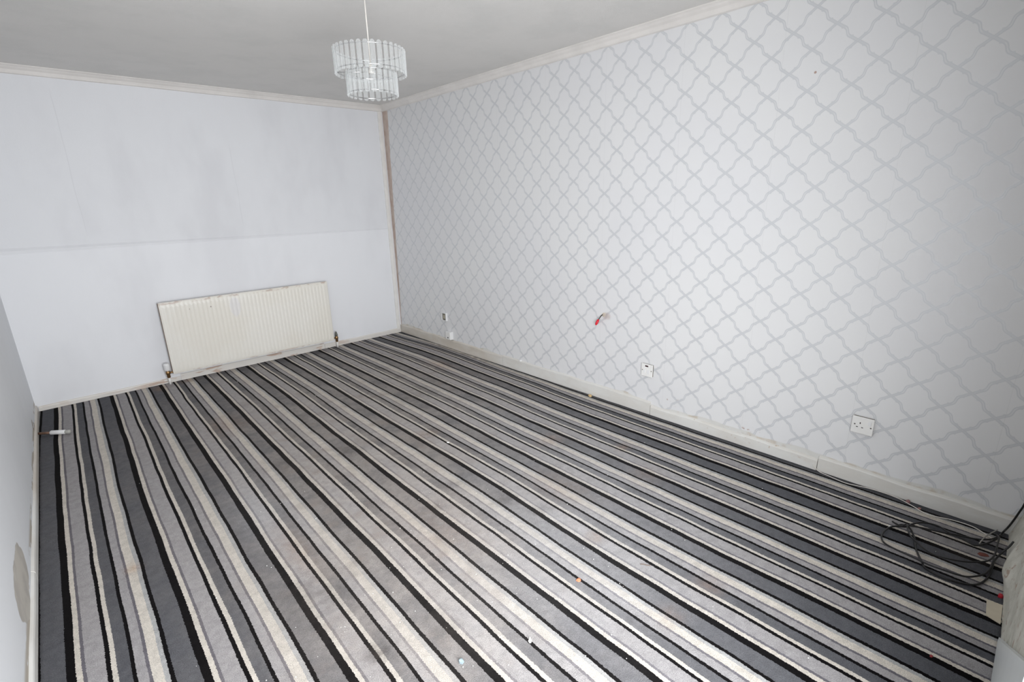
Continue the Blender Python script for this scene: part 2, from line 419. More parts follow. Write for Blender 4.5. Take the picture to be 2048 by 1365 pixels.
# front wall with its open patio doorway (behind the photographer)
WX0, WX1, WZ0, WZ1 = -3.02, -1.60, 0.03, 2.15
bm = bmesh.new(); y0, y1 = YF - 0.15, YF
box(bm, (XL, y0, -0.012), (XW, y1, WZ0)); box(bm, (XL, y0, WZ1), (XW, y1, H))
box(bm, (XL, y0, WZ0), (WX0, y1, WZ1)); box(bm, (WX1, y0, WZ0), (XW, y1, WZ1))
wall_front = tag(build('wall_front', bm, M_plaster), kind=S)
win = empty('door_1', ((WX0 + WX1) / 2, YF - 0.13, WZ0)); tag(win, kind=S)
bm = bmesh.new(); f = 0.05; a, b = YF - 0.148, YF - 0.05
box(bm, (WX0, a, WZ1 - f), (WX1, b, WZ1), 0.006)
box(bm, (WX0, a, WZ0), (WX0 + f, b, WZ1 - f), 0.006); box(bm, (WX1 - f, a, WZ0), (WX1, b, WZ1 - f), 0.006)
build('door_frame', bm, M_white_pl, win)

# ------------------------------------------------------------------ carpet, fitted wall to wall
YS = [0.0, -1.0, -2.0, -3.0, -4.0, -5.0]
TB = [[-3.014, -3.028, -3.030, -3.028, -3.028, -3.028], [-2.677, -2.690, -2.706, -2.704, -2.706, -2.706],
      [-2.343, -2.352, -2.354, -2.366, -2.373, -2.373], [-2.014, -2.016, -2.020, -2.026, -2.038, -2.040],
      [-1.664, -1.655, -1.670, -1.680, -1.682, -1.684], [-1.325, -1.316, -1.325, -1.320, -1.350, -1.345],
      [-0.975, -0.972, -0.970, -0.990, -0.996, -0.982], [-0.625, -0.610, -0.625, -0.648, -0.654, -0.655],
      [-0.287, -0.245, -0.268, -0.298, -0.300, -0.306], [0.05, 0.10, 0.075, 0.050, 0.045, 0.040]]
TB = [[c - 0.332 for c in TB[0]]] + TB
def stripe(x, y):
    t = min(max(-y, 0), 4.999); i = int(t); f = t - i; f = f * f * (3 - 2 * f)
    row = [c[i] * (1 - f) + c[i + 1] * f for c in TB]
    for k in range(len(row) - 1):
        if x <= row[k + 1] or k == len(row) - 2: return k - 1 + (x - row[k]) / (row[k + 1] - row[k])
def G(x, y, cx, cy, rx, ry): return math.exp(-((x - cx) / rx) ** 2 - ((y - cy) / ry) ** 2)
def floor_light_at(x, y):  # where bright light and pile sheen are painted into the carpet
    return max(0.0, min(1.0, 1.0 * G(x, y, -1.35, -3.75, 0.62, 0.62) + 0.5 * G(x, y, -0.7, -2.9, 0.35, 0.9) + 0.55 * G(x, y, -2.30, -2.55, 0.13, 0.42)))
def dirt_at(x, y):
    d = 0.95 * G(x, y, -1.55, -1.6, 1.05, 1.5) + 1.0 * G(x, y, -2.05, -3.4, 0.42, 0.75) + 0.55 * G(x, y, -1.7, -2.9, 0.5, 0.8)
    d += 0.5 * G(x, y, -0.6, -1.4, 0.5, 1.2) - 0.35 * G(x, y, -2.25, -2.75, 0.16, 0.35)
    return max(0.0, min(1.0, d))
TAN = [(-2.815, -2.59, .022, .035, 1.0), (-1.281, -3.824, .035, .04, .6), (-0.746, -3.05, .10, .06, .5), (-2.156, -1.30, .10, .16, .45),
       (-0.38, -1.33, .06, .16, .6), (-1.187, -4.308, .05, .05, .5), (-1.435, -4.28, .05, .04, .45), (-2.27, -2.95, .05, .22, .4),
       (-1.25, -2.43, .09, .05, .4), (-0.512, -3.43, .06, .04, .5), (-1.10, -3.45, .12, .2, .35), (-0.682, -3.69, .1, .08, .3),
       (-2.35, -0.10, .05, .07, .7), (-2.15, -0.05, .05, .06, .7), (-1.75, -3.3, .2, .3, .25)]
GRM = [(-2.263, -3.69, .05, .06, 1.0), (-1.698, -2.27, .10, .07, .7), (-1.47, -3.05, .05, .05, .7), (-1.261, -2.45, .04, .04, .5),
       (-2.30, -3.30, .12, .16, .6), (-1.30, -3.52, .05, .03, .7), (-1.37, -3.33, .06, .06, .5), (-0.72, -3.15, .09, .06, .5),
       (-2.07, -2.15, .12, .10, .4), (-0.9, -1.8, .2, .2, .3), (-1.66, -3.15, .05, .05, .5), (-2.05, -3.75, .06, .1, .5),
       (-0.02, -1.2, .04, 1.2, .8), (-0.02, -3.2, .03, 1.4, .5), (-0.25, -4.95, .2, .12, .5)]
xs = np.linspace(XL + 0.012, 0.0, 190); ys = np.linspace(0.0, YF + 0.010, 300)
verts = []; floor_light = []; dirt = []; tan_ = []; grime = []; su = []
for yy in ys:
    for xx in xs:
        verts.append((xx, yy, 0.0014 * noise.noise(Vector((xx * 9, yy * 9, 0)))))
        floor_light.append(floor_light_at(xx, yy)); dirt.append(dirt_at(xx, yy)); tan_.append(min(1, sum(w * G(xx, yy, a_, b_, c_, d_) for a_, b_, c_, d_, w in TAN)))
        grime.append(min(1, sum(w * G(xx, yy, a_, b_, c_, d_) for a_, b_, c_, d_, w in GRM))); su.append(stripe(xx, yy))
nx = len(xs); faces = [(j * nx + i, (j + 1) * nx + i, (j + 1) * nx + i + 1, j * nx + i + 1) for j in range(len(ys) - 1) for i in range(nx - 1)]
# turned-down rim so the carpet has thickness
nv = len(verts); rim = [i for i in range(nx)] + [j * nx + nx - 1 for j in range(1, len(ys))] + [(len(ys) - 1) * nx + i for i in range(nx - 2, -1, -1)] + [j * nx for j in range(len(ys) - 2, 0, -1)]
for r_ in rim:
    v_ = verts[r_]; verts.append((v_[0], v_[1], -0.012)); dirt.append(dirt[r_]); floor_light.append(floor_light[r_]); tan_.append(tan_[r_]); grime.append(grime[r_]); su.append(su[r_])
for k in range(len(rim)): faces.append((rim[k], rim[(k + 1) % len(rim)], nv + (k + 1) % len(rim), nv + k))
me = bpy.data.meshes.new('carpet'); me.from_pydata(verts, [], faces); me.update()
for nm, arr in (('dirt', dirt), ('floor_light', floor_light), ('tan', tan_), ('grime', grime)):
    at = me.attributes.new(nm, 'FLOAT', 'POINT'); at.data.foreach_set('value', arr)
uvl = me.uv_layers.new(name='stripe'); li = np.empty(len(me.loops), dtype=np.int32); me.loops.foreach_get('vertex_index', li)
sua = np.array(su); uvs = np.zeros((len(li), 2)); uvs[:, 0] = sua[li]; uvl.data.foreach_set('uv', uvs.ravel())
carpet = link('fitted_carpet', me, M_carpet, None, True)
tag(carpet, 'fitted carpet striped in black, greys and cream, grubby in the middle', 'carpet')

# ------------------------------------------------------------------ skirting boards
def board(bm, a, b, h, thick, axis, wob=0.0):
    """a board along y (axis 1) on the right or left wall or along x (axis 0) on the back wall"""
    n_ = max(2, int(abs(b - a) / 0.06)); sec = []
    for i in range(n_ + 1):
        t = a + (b - a) * i / n_
        hh = h + wob * noise.noise(Vector((t * 5, h * 40, 0)))
        prof = [(0, -0.011), (thick, -0.011), (thick, hh - 0.010), (thick * 0.75, hh - 0.003), (thick * 0.35, hh), (0, hh + 0.002)]
        sec.append([bm.verts.new(axis(t, o_, z_)) for o_, z_ in prof])
    for p_, q_ in zip(sec, sec[1:]):
        for k in range(6): bm.faces.new((p_[k], p_[(k + 1) % 6], q_[(k + 1) % 6], q_[k]))
    bm.faces.new(sec[0]); bm.faces.new(sec[-1])
    return bm
br = empty('baseboard_right', (XW, -2.5, 0)); tag(br, kind=S)
for (a, b, h) in [(0.008, -1.765, 0.088), (-1.769, -3.287, 0.096), (-3.291, -4.315, 0.066), (-4.319, -5.085, 0.080)]:
    build('board', board(bmesh.new(), a, b, h, 0.0118, lambda t, o_, z_: (XW - o_, t, z_), 0.010), M_board, br)
bb = empty('baseboard_back', (-1.55, YB, 0)); tag(bb, kind=S)
for (a, b, h) in [(-3.105, -2.19, 0.036), (-2.186, -0.905, 0.056), (-0.901, -0.002, 0.046)]:
    build('board', board(bmesh.new(), a, b, h, 0.0098, lambda t, o_, z_: (t, YB - o_, z_), 0.004), M_bboard, bb)
bl = empty('baseboard_left', (XL, -2.5, 0)); tag(bl, kind=S)
for (a, b, h) in [(0.0, -2.40, 0.050), (-2.404, -5.085, 0.046)]:
    build('board', board(bmesh.new(), a, b, h, 0.0115, lambda t, o_, z_: (XL + o_, t, z_), 0.008), M_board, bl)

# ------------------------------------------------------------------ cornices, rail and corner trim
def cove(axis_pt, a, b, name):
    # profile: distance from wall (o) against drop from the ceiling (d), a step, a hollow and a bead
    prof = [(0, 0), (0.046, 0), (0.046, 0.006), (0.036, 0.012), (0.030, 0.020), (0.018, 0.030), (0.013, 0.044), (0.013, 0.052), (0.004, 0.056), (0, 0.056)]
    bm = bmesh.new(); n_ = 60; sec = []
    for i in range(n_ + 1):
        t = a + (b - a) * i / n_; w = 0.0022 * noise.noise(Vector((t * 2.2, len(name), 0)))
        sec.append([bm.verts.new(axis_pt(t, o_ + (w if o_ > 0.01 else 0), H - d_ - (w if d_ > 0.05 else 0))) for o_, d_ in prof])
    m = len(prof)
    for p_, q_ in zip(sec, sec[1:]):
        for k in range(m): bm.faces.new((p_[k], p_[(k + 1) % m], q_[(k + 1) % m], q_[k]))
    bm.faces.new(sec[0]); bm.faces.new(sec[-1])
    tag(build(name, bm, M_cove), kind=S)
cove(lambda t, o_, z_: (t, YB - o_, z_), XL, XW, 'trim_1')
cove(lambda t, o_, z_: (XW - o_, t, z_), YB - 0.0, YF, 'trim_2')
# flat rail across the back wall: thicker to the left, dying into the wall on the right
bm = bmesh.new(); sec = []
for i in range(61):
    t = XL + 0.002 + (3.075) * i / 60; k = 1 - i / 60
    hh = 0.012 + 0.030 * k; oo = 0.004 + 0.006 * k; w = 0.0012 * noise.noise(Vector((t * 4, 0, 3)))
    z0 = 1.165 + w
    sec.append([bm.verts.new((t, YB - o_, z_)) for o_, z_ in [(0, z0), (oo, z0 + 0.001), (oo, z0 + hh * 0.55), (oo * 0.4, z0 + hh * 0.8), (0, z0 + hh)]])
for p_, q_ in zip(sec, sec[1:]):
    for k in range(5): bm.faces.new((p_[k], p_[(k + 1) % 5], q_[(k + 1) % 5], q_[k]))
bm.faces.new(sec[0]); bm.faces.new(sec[-1])
tag(build('trim_3', bm, M_back), kind=S)
# white strip up the far right corner with the bare gap beside it
bm = bmesh.new(); sec = []
for i in range(41):
    z_ = 0.040 + (2.345 - 0.040) * i / 40; w = 0.002 * noise.noise(Vector((0, 3, z_ * 5))); s_ = 0.016 * (z_ / 2.345)
    x0, x1 = -0.046 + w, -0.010 + w + s_ * 0.3
    sec.append([bm.verts.new(q) for q in [(x0, YB, z_), (x0, YB - 0.012, z_), (x0 + 0.004, YB - 0.017, z_), (x1 - 0.004, YB - 0.017, z_), (x1, YB - 0.012, z_), (x1, YB, z_)]])
for p_, q_ in zip(sec, sec[1:]):
    for k in range(6): bm.faces.new((p_[k], p_[(k + 1) % 6], q_[(k + 1) % 6], q_[k]))
bm.faces.new(sec[0]); bm.faces.new(sec[-1])
tag(build('trim_4', bm, M_trim), kind=S)

# ------------------------------------------------------------------ rough plaster and white board at the foot of the front wall
def fy(x, z):
    base = YF + 0.002 + 0.034 * max(0.0, 1 - z / 0.15) * max(0.0, min(1, (x + 0.9) / 0.9)) + 0.001
    base += 0.030 * math.exp(-((x + 0.42) / 0.13) ** 2 - ((z - 0.09) / 0.055) ** 2)
    return base + 0.004 * noise.noise(Vector((x * 9, 0, z * 14))) + 0.002 * noise.noise(Vector((x * 40, 0, z * 40)))
us = np.linspace(-0.86, XW - 0.001, 90); vz = np.linspace(-0.010, 0.50, 60)
bm = bmesh.new(); fr = [[bm.verts.new((u, fy(u, v), v)) for u in us] for v in vz]; bk = [[bm.verts.new((u, YF, v)) for u in us] for v in vz]
nu_, nv_ = len(us), len(vz)
for j in range(nv_ - 1):
    for i in range(nu_ - 1): bm.faces.new((fr[j][i], fr[j][i + 1], fr[j + 1][i + 1], fr[j + 1][i]))
for i in range(nu_ - 1):
    bm.faces.new((fr[0][i], fr[0][i + 1], bk[0][i + 1], bk[0][i])); bm.faces.new((fr[-1][i], fr[-1][i + 1], bk[-1][i + 1], bk[-1][i]))
for j in range(nv_ - 1):
    bm.faces.new((fr[j][0], fr[j + 1][0], bk[j + 1][0], bk[j][0])); bm.faces.new((fr[j][-1], fr[j + 1][-1], bk[j + 1][-1], bk[j][-1]))
tag(build('trim_5', bm, M_plaster, None, True), kind=S)
# painted board, broken off at a slant at its right end
bm = bmesh.new()
pts = [(-0.755, -0.010), (-0.755, 0.020), (-0.90, 0.11), (-1.15, 0.28), (-1.595, 0.58), (-1.595, -0.010)]
A_ = [bm.verts.new((x_, YF + 0.001, z_)) for x_, z_ in pts]; B_ = [bm.verts.new((x_, YF + 0.016, z_)) for x_, z_ in pts]
bm.faces.new(A_); bm.faces.new(B_)
for k in range(len(pts)): bm.faces.new((A_[k], A_[(k + 1) % len(pts)], B_[(k + 1) % len(pts)], B_[k]))
tag(build('trim_6', bm, simple('white_board_paint', (216, 220, 220), 0.4, grain=0.03, gscale=6)), kind=S)

# ------------------------------------------------------------------ radiator
RX0, RX1, RZ0, RZ1, RY = -2.240, -0.822, 0.086, 0.697, -0.072
rad = empty('radiator', ((RX0 + RX1) / 2, -0.04, 0.086))
tag(rad, 'long cream ribbed panel radiator low on the white back wall', 'radiator')
nf = 42; us = []
for i in range(nf * 6 + 1): us.append(RX0 + 0.022 + (RX1 - RX0 - 0.044) * i / (nf * 6))
zrows = [0, 0.018, 0.030, 0.042, 0.30, 0.555, 0.567, 0.579, 0.611]
bm = bmesh.new(); cols = [RX0, RX0 + 0.011] + us + [RX1 - 0.011, RX1]; rows = []
for q in zrows:
    row = []
    for i, x_ in enumerate(cols):
        d = 0.0
        if 0.030 <= q <= 0.579 and 2 < i < len(cols) - 3:
            ph = ((i - 2) % 6) / 6.0; w = 1.0 if 0.04 < q < 0.57 else 0.5
            d = w * 0.0032 * (0.5 - 0.5 * math.cos(2 * math.pi * ph)) ** 0.7
        if i in (0, len(cols) - 1) or q in (0, 0.611): d -= 0.004
        row.append(bm.verts.new((x_, RY - d, RZ0 + q)))
    rows.append(row)
for p_, q_ in zip(rows, rows[1:]):
    for i in range(len(cols) - 1): bm.faces.new((p_[i], p_[i + 1], q_[i + 1], q_[i]))
back = [[bm.verts.new((x_, RY + 0.016, RZ0 + q)) for x_ in (RX0, RX1)] for q in (0, 0.611)]
bm.faces.new([rows[0][i] for i in range(len(cols))] + [back[0][1], back[0][0]])
bm.faces.new([rows[-1][i] for i in range(len(cols))] + [back[1][1], back[1][0]])
bm.faces.new([r_[0] for r_ in rows] + [back[1][0], back[0][0]]); bm.faces.new([r_[-1] for r_ in rows] + [back[1][1], back[0][1]])
bm.faces.new((back[0][0], back[0][1], back[1][1], back[1][0]))
build('ribbed_panel', bm, M_rad, rad)
bm = bmesh.new()
box(bm, (RX0 + 0.002, RY - 0.002, RZ1 - 0.004), (RX1 - 0.002, RY + 0.026, RZ1 + 0.004), 0.002)
build('top_lip', bm, M_rad, rad)
build('rear_panel', nbox((RX0 + 0.004, -0.048, RZ0 + 0.012), (RX1 - 0.004, -0.030, RZ1 - 0.006), 0.004), M_radback, rad)
build('rear_gap_strip', nbox((RX0 - 0.003, RY + 0.006, RZ0 + 0.004), (RX0 + 0.004, -0.022, RZ1 - 0.004), 0.002), M_radback, rad)  # thin plate added to draw the dark gap at this end
for bx in (-1.95, -1.12):
    build('wall_bracket', nbox((bx - 0.02, -0.034, 0.16), (bx + 0.02, YB, 0.60), 0.002), M_radback, rad)
def valve(x, capc, name_cap, cap_prof, labels):
    v = build('valve', lathe(bmesh.new(), (x, -0.058, 0.060), [(0.008, 0), (0.013, 0.005), (0.013, 0.030), (0.017, 0.036), (0.017, 0.052), (0.012, 0.060), (0.012, 0.066)], n=16), M_brass, rad, True)
    v['label'] = labels
    s = 1 if x < -1.5 else -1
    bm = bmesh.new(); tube(bm, [(x, -0.058, 0.104), (x + s * 0.055, -0.058, 0.104)], 0.009, 10)
    bm2 = build('valve_tail', bm, M_brass, v, True)
    build(name_cap, lathe(bmesh.new(), (x, -0.058, 0.124), cap_prof, n=18), capc, v, True)
    build('supply_pipe', ntube([(x, -0.058, 0.0025), (x, -0.058, 0.062)], 0.0085, 10), M_trim, rad, True)
valve(-2.276, M_white_pl, 'cap', [(0.018, 0), (0.022, 0.006), (0.023, 0.05), (0.020, 0.062), (0.010, 0.066)], 'brown valve under a white cap')
valve(-0.792, simple('dull_green_grey', (98, 100, 92), 0.45), 'cap', [(0.014, 0), (0.015, 0.012), (0.010, 0.034), (0.004, 0.048)], 'small lockshield valve with a dark pointed cap')

# ------------------------------------------------------------------ electrical plates on the papered wall
def plate(root, y, z, w, h, d, mat=M_plate, tilt=0):
    build('gap_shade_box', nbox((XW - d + 0.007, y - w / 2 + 0.003, z - h / 2 + 0.003), (XW, y + w / 2 - 0.003, z + h / 2 - 0.003)), M_gap, root)  # inset dark box, put in for a shadow line round the plate
    return build('faceplate', nbox((XW - d, y - w / 2, z - h / 2), (XW - d + 0.007, y + w / 2, z + h / 2), 0.0025, 3), mat, root)
def wallblock(root, name, y, z, w, h, x0, x1, mat, bev=0.0008):
    return build(name, nbox((x1, y - w / 2, z - h / 2), (x0, y + w / 2, z + h / 2), bev), mat, root)
def screwhead(root, y, z, x):
    return build('screw', lathe(bmesh.new(), (x + 0.001, y, z), [(0.0032, 0), (0.0036, 0.0012), (0.0026, 0.0020)], (-1, 0, 0), 12), M_screw, root)
# single switched socket, nearest the window
s1 = empty('power_socket', (XW, -4.483, 0.280)); tag(s1, 'white single wall socket with dark pin slots, nearest the black cables', 'socket')
yc, zc = -4.483, 0.323; D = 0.022
plate(s1, yc, zc, 0.092, 0.088, D)
fx = XW - D
wallblock(s1, 'earth_slot', yc + 0.010, zc + 0.012, 0.0045, 0.009, fx + 0.002, fx - 0.0006, M_hole)
wallblock(s1, 'pin_slot', yc + 0.021, zc - 0.010, 0.008, 0.0042, fx + 0.002, fx - 0.0006, M_hole)
wallblock(s1, 'pin_slot', yc - 0.001, zc - 0.010, 0.008, 0.0042, fx + 0.002, fx - 0.0006, M_hole)
wallblock(s1, 'rocker_switch', yc - 0.029, zc + 0.020, 0.013, 0.022, fx + 0.002, fx - 0.0035, M_white_pl, 0.001)
screwhead(s1, yc + 0.032, zc + 0.002, fx); screwhead(s1, yc - 0.036, zc - 0.002, fx)
# fused spur with a neon
s2 = empty('fused_switch', (XW, -3.252, 0.271)); tag(s2, 'white square fused switch plate with a dark neon window, mid-wall', 'switch')
yc, zc = -3.252, 0.315
plate(s2, yc, zc, 0.086, 0.088, 0.018)
fx = XW - 0.018
wallblock(s2, 'neon_window', yc + 0.002, zc + 0.030, 0.024, 0.010, fx + 0.002, fx - 0.0008, M_neon)
wallblock(s2, 'fuse_carrier', yc - 0.010, zc - 0.008, 0.022, 0.030, fx + 0.002, fx - 0.0016, M_white_pl, 0.001)
wallblock(s2, 'rocker_switch', yc + 0.017, zc - 0.006, 0.013, 0.024, fx + 0.002, fx - 0.003, M_white_pl, 0.001)
screwhead(s2, yc + 0.034, zc - 0.001, fx); screwhead(s2, yc - 0.034, zc + 0.001, fx)
# open back box near the far corner
s3 = empty('open_back_box', (XW, -0.888, 0.275)); tag(s3, 'small open electrical box with a dark inside, higher of two near the far corner', 'electrical box')
yc, zc = -0.890, 0.318
bm = bmesh.new(); w, h, t, d = 0.082, 0.082, 0.006, 0.022
box(bm, (XW - d, yc - w / 2, zc - h / 2), (XW, yc - w / 2 + t, zc + h / 2), 0.001); box(bm, (XW - d, yc + w / 2 - t, zc - h / 2), (XW, yc + w / 2, zc + h / 2), 0.001)
box(bm, (XW - d, yc - w / 2 + t, zc - h / 2), (XW, yc + w / 2 - t, zc - h / 2 + t), 0.001); box(bm, (XW - d, yc - w / 2 + t, zc + h / 2 - t), (XW, yc + w / 2 - t, zc + h / 2), 0.001)
build('box_rim', bm, M_white_pl, s3)
build('box_inside', nbox((XW - 0.008, yc - w / 2 + t, zc - h / 2 + t), (XW, yc + w / 2 - t, zc + h / 2 - t)), M_grey, s3)
bm = bmesh.new(); tp = [(-0.012, -0.020), (0.012, -0.020), (0.006, 0.022), (-0.006, 0.022)]
A_ = [bm.verts.new((XW - 0.008, yc + p_[0], zc + p_[1])) for p_ in tp]; B_ = [bm.verts.new((XW - 0.018, yc + p_[0], zc + p_[1])) for p_ in tp]
bm.faces.new(A_); bm.faces.new(B_); [bm.faces.new((A_[k], A_[(k + 1) % 4], B_[(k + 1) % 4], B_[k])) for k in range(4)]
build('terminal_block', bm, M_beige, s3)
# surface phone box just above the skirting
s4 = empty('phone_socket', (XW, -0.97, 0.098)); tag(s4, 'white box-shaped phone socket sitting just above the skirting near the far corner', 'socket')
build('socket_body', nbox((XW - 0.036, -1.012, 0.098), (XW, -0.932, 0.178), 0.003), M_white_pl, s4)
build('front_plate', nbox((XW - 0.040, -1.010, 0.100), (XW - 0.036, -0.934, 0.176), 0.0015), M_plate, s4)
build('jack_opening', nbox((XW - 0.0408, -0.982, 0.112), (XW - 0.038, -0.966, 0.124)), M_hole, s4)
# cut cable with red cap poking out of the paper
s5 = empty('capped_cable', (XW, -2.868, 0.637)); tag(s5, 'bright red cable cap on a short dark lead poking out of the papered wall', 'cable')
build('lead', ntube(spline([(XW + 0.004, -2.862, 0.640), (XW - 0.010, -2.858, 0.634), (XW - 0.022, -2.852, 0.618), (XW - 0.030, -2.848, 0.606)], 4), 0.0032, 8), M_black, s5, True)
a, b = Vector((XW - 0.030, -2.848, 0.607)), Vector((XW - 0.048, -2.838, 0.568))
build('red_cap', lathe(bmesh.new(), a, [(0.004, 0), (0.0085, 0.005), (0.0100, 0.020), (0.0095, 0.034), (0.0055, 0.043), (0.002, 0.046)], b - a, 12), M_red, s5, True)
bm = bmesh.new()
lathe(bm, (XW, -2.870, 0.642), [(0.018, 0), (0.014, 0.002), (0.008, 0.003)], (-1, 0.1, 0.2), 9)
build('chipped_plaster', bm, simple('chipped_plaster', (204, 192, 178), 0.9, grain=0.1), s5)

# ------------------------------------------------------------------ pendant light
PC = Vector((-1.581, -2.757, 0))
M_cordw = simple('cream_cord', (214, 210, 204), 0.5)
pen = empty('pendant_light', (PC.x, PC.y, 1.918)); tag(pen, 'two-tier clear acrylic drop pendant hanging from the ceiling on a white cord', 'pendant light')
R1, R2, ZT, ZM, ZB = 0.151, 0.108, 2.097, 2.007, 1.916
build('ceiling_rose', lathe(bmesh.new(), (PC.x, PC.y, H - 0.028), [(0.012, 0), (0.034, 0.004), (0.042, 0.028)], n=24), M_white_pl, pen, True)
build('cord', ntube([(PC.x, PC.y, H - 0.02), (PC.x, PC.y, ZM + 0.03)], 0.0030, 8), M_cordw, pen, True)
build('lampholder', lathe(bmesh.new(), (PC.x, PC.y, ZM - 0.002), [(0.012, 0), (0.012, 0.010), (0.009, 0.014), (0.009, 0.030), (0.004, 0.042)], n=20), M_cordw, pen, True)
def ring(R_, z_, r_=0.0022): return ntube([(PC.x + R_ * math.cos(2 * math.pi * k / 64), PC.y + R_ * math.sin(2 * math.pi * k / 64), z_) for k in range(64)], r_, 6, closed=True)
for R_, z_ in ((R1 - 0.004, ZT - 0.006), (R1 - 0.004, ZM + 0.004), (R2 - 0.004, ZM - 0.001), (R2 - 0.004, ZB + 0.006)):
    build('metal_ring', ring(R_, z_), M_chrome, pen, True)
for k in range(3):
    a = 2 * math.pi * k / 3 + 0.4
    build('spoke', ntube([(PC.x + 0.018 * math.cos(a), PC.y + 0.018 * math.sin(a), ZM + 0.004), (PC.x + (R1 - 0.004) * math.cos(a), PC.y + (R1 - 0.004) * math.sin(a), ZM + 0.004)], 0.0018, 6), M_chrome, pen, True)
def rodmesh(name, L, w):
    # bevelled prism with a notched top, thin enough to pass light
    bm = bmesh.new(); d = 0.0045
    sec = [(-w / 2, 0), (-w / 2 + 0.004, d), (-w * 0.14, d * 0.55), (0, d * 1.1), (w * 0.14, d * 0.55), (w / 2 - 0.004, d), (w / 2, 0), (w / 2 - 0.003, -d * 0.7), (-w / 2 + 0.003, -d * 0.7)]
    zz = [(0.0, 0.55), (0.006, 1.0), (L - 0.006, 1.0), (L, 0.55)]
    rs = [[bm.verts.new((x_ * s_, y_, z_)) for x_, y_ in sec] for z_, s_ in zz]
    for p_, q_ in zip(rs, rs[1:]):
        for k in range(9): bm.faces.new((p_[k], p_[(k + 1) % 9], q_[(k + 1) % 9], q_[k]))
    bm.faces.new(rs[0]); bm.faces.new(rs[-1]); bmesh.ops.recalc_face_normals(bm, faces=bm.faces[:])
    me_ = bpy.data.meshes.new(name); bm.to_mesh(me_); bm.free(); me_.materials.append(M_acr); return me_
for R_, z0, L, cnt in ((R1, ZM - 0.010, ZT - ZM + 0.014, 34), (R2, ZB - 0.004, ZM - ZB + 0.006, 24)):
    me_ = rodmesh('acrylic_drop', L, 2 * math.pi * R_ / cnt * 0.74)
    for k in range(cnt):
        a = 2 * math.pi * (k + 0.3) / cnt
        o = bpy.data.objects.new('acrylic_drop', me_); COL.objects.link(o); o.parent = pen
        o.location = (R_ * math.cos(a), R_ * math.sin(a), z0 - 1.918); o.rotation_euler = (0.02 * math.sin(k * 7), 0, a - math.pi / 2)

# ------------------------------------------------------------------ cables on the carpet
def cable(name, pts, r, mat, label, zfun=None, group=None):
    P = []
    for i, p_ in enumerate(pts):
        z_ = p_[2] if len(p_) > 2 else r + 0.0030 + (zfun(i) if zfun else 0)
        P.append((min(p_[0], -r - 0.001), max(p_[1], YF + 0.050 + r) if len(p_) == 2 else p_[1], z_))
    return tag(build(name, ntube(spline(P, 5), r, 8), mat, None, True), label, 'cable', group)
cable('black_cable', [(-0.016, -5.085, 0.62), (-0.016, -5.085, 0.36), (-0.014, -5.084, 0.19), (-0.013, -5.074, 0.12), (-0.013, -5.060, 0.055), (-0.020, -5.048, 0.020), (-0.05, -5.04, 0.012), (-0.105, -5.03), (-0.18, -5.00), (-0.216, -4.975), (-0.211, -4.954), (-0.196, -4.928), (-0.192, -4.89), (-0.163, -4.849),
      (-0.179, -4.799), (-0.227, -4.766), (-0.265, -4.754), (-0.304, -4.713), (-0.354, -4.696), (-0.407, -4.693), (-0.441, -4.700), (-0.464, -4.718),
      (-0.475, -4.759), (-0.480, -4.797), (-0.485, -4.835), (-0.490, -4.871), (-0.485, -4.916), (-0.480, -4.949), (-0.465, -4.980), (-0.414, -5.015),
      (-0.359, -5.030), (-0.300, -5.035), (-0.255, -5.042, 0.014), (-0.225, -5.055, 0.035), (-0.215, -5.068, 0.062), (-0.205, -5.076, 0.085)], 0.0036, M_black,
      'long black cable that climbs the corner and makes the widest loop on the carpet', lambda i: 0.0085)
cable('black_cable', [(-0.250, -4.700), (-0.262, -4.722), (-0.271, -4.742), (-0.256, -4.774), (-0.240, -4.808), (-0.228, -4.845), (-0.216, -4.881), (-0.195, -4.916), (-0.191, -4.939),
      (-0.166, -4.985), (-0.125, -5.020), (-0.07, -5.040)], 0.0034, M_black, 'thin black cable lying nearly straight on the skirting side of the tangle', lambda i: 0.0165 if i > 1 else 0.001)
cable('black_cable', [(-0.275, -4.715), (-0.284, -4.736), (-0.286, -4.755), (-0.326, -4.765), (-0.370, -4.783), (-0.405, -4.814), (-0.437, -4.851), (-0.438, -4.898), (-0.413, -4.952),
      (-0.369, -5.000), (-0.326, -5.025), (-0.266, -5.035), (-0.19, -5.036), (-0.13, -5.036), (-0.075, -5.028, 0.020)], 0.0034, M_black, 'black cable making the inner loop of the tangle on the carpet', lambda i: 0.032 if i > 1 else 0.012)
cable('black_cable', [(-0.250, -4.760), (-0.264, -4.770), (-0.320, -4.792), (-0.387, -4.806), (-0.439, -4.825), (-0.482, -4.844), (-0.507, -4.855), (-0.520, -4.882), (-0.525, -4.921),
      (-0.514, -4.964), (-0.492, -4.998), (-0.456, -5.018), (-0.406, -5.030), (-0.33, -5.036), (-0.249, -5.036)], 0.0038, M_black, 'black cable reaching out furthest towards the room, lowest of the tangle', lambda i: 0.0)
cable('aerial_wire', [(-0.012, -5.028, 0.012), (-0.10, -5.012, 0.034), (-0.16, -4.995, 0.036), (-0.215, -4.985, 0.030)], 0.0022, simple('grey_wire', (160, 156, 150), 0.4),
      'short grey wire with stripped ends crossing the cables at the corner')
cable('white_cable', [(-0.0065, -4.300, 0.030), (-0.010, -4.330), (-0.025, -4.377), (-0.040, -4.461), (-0.029, -4.510), (-0.012, -4.576), (-0.014, -4.671), (-0.044, -4.739), (-0.074, -4.801),
      (-0.050, -4.880), (-0.046, -4.950), (-0.078, -5.000), (-0.095, -5.022)], 0.0019, M_wcable, 'thin white cable wandering along the foot of the papered wall', lambda i: 0.0008)

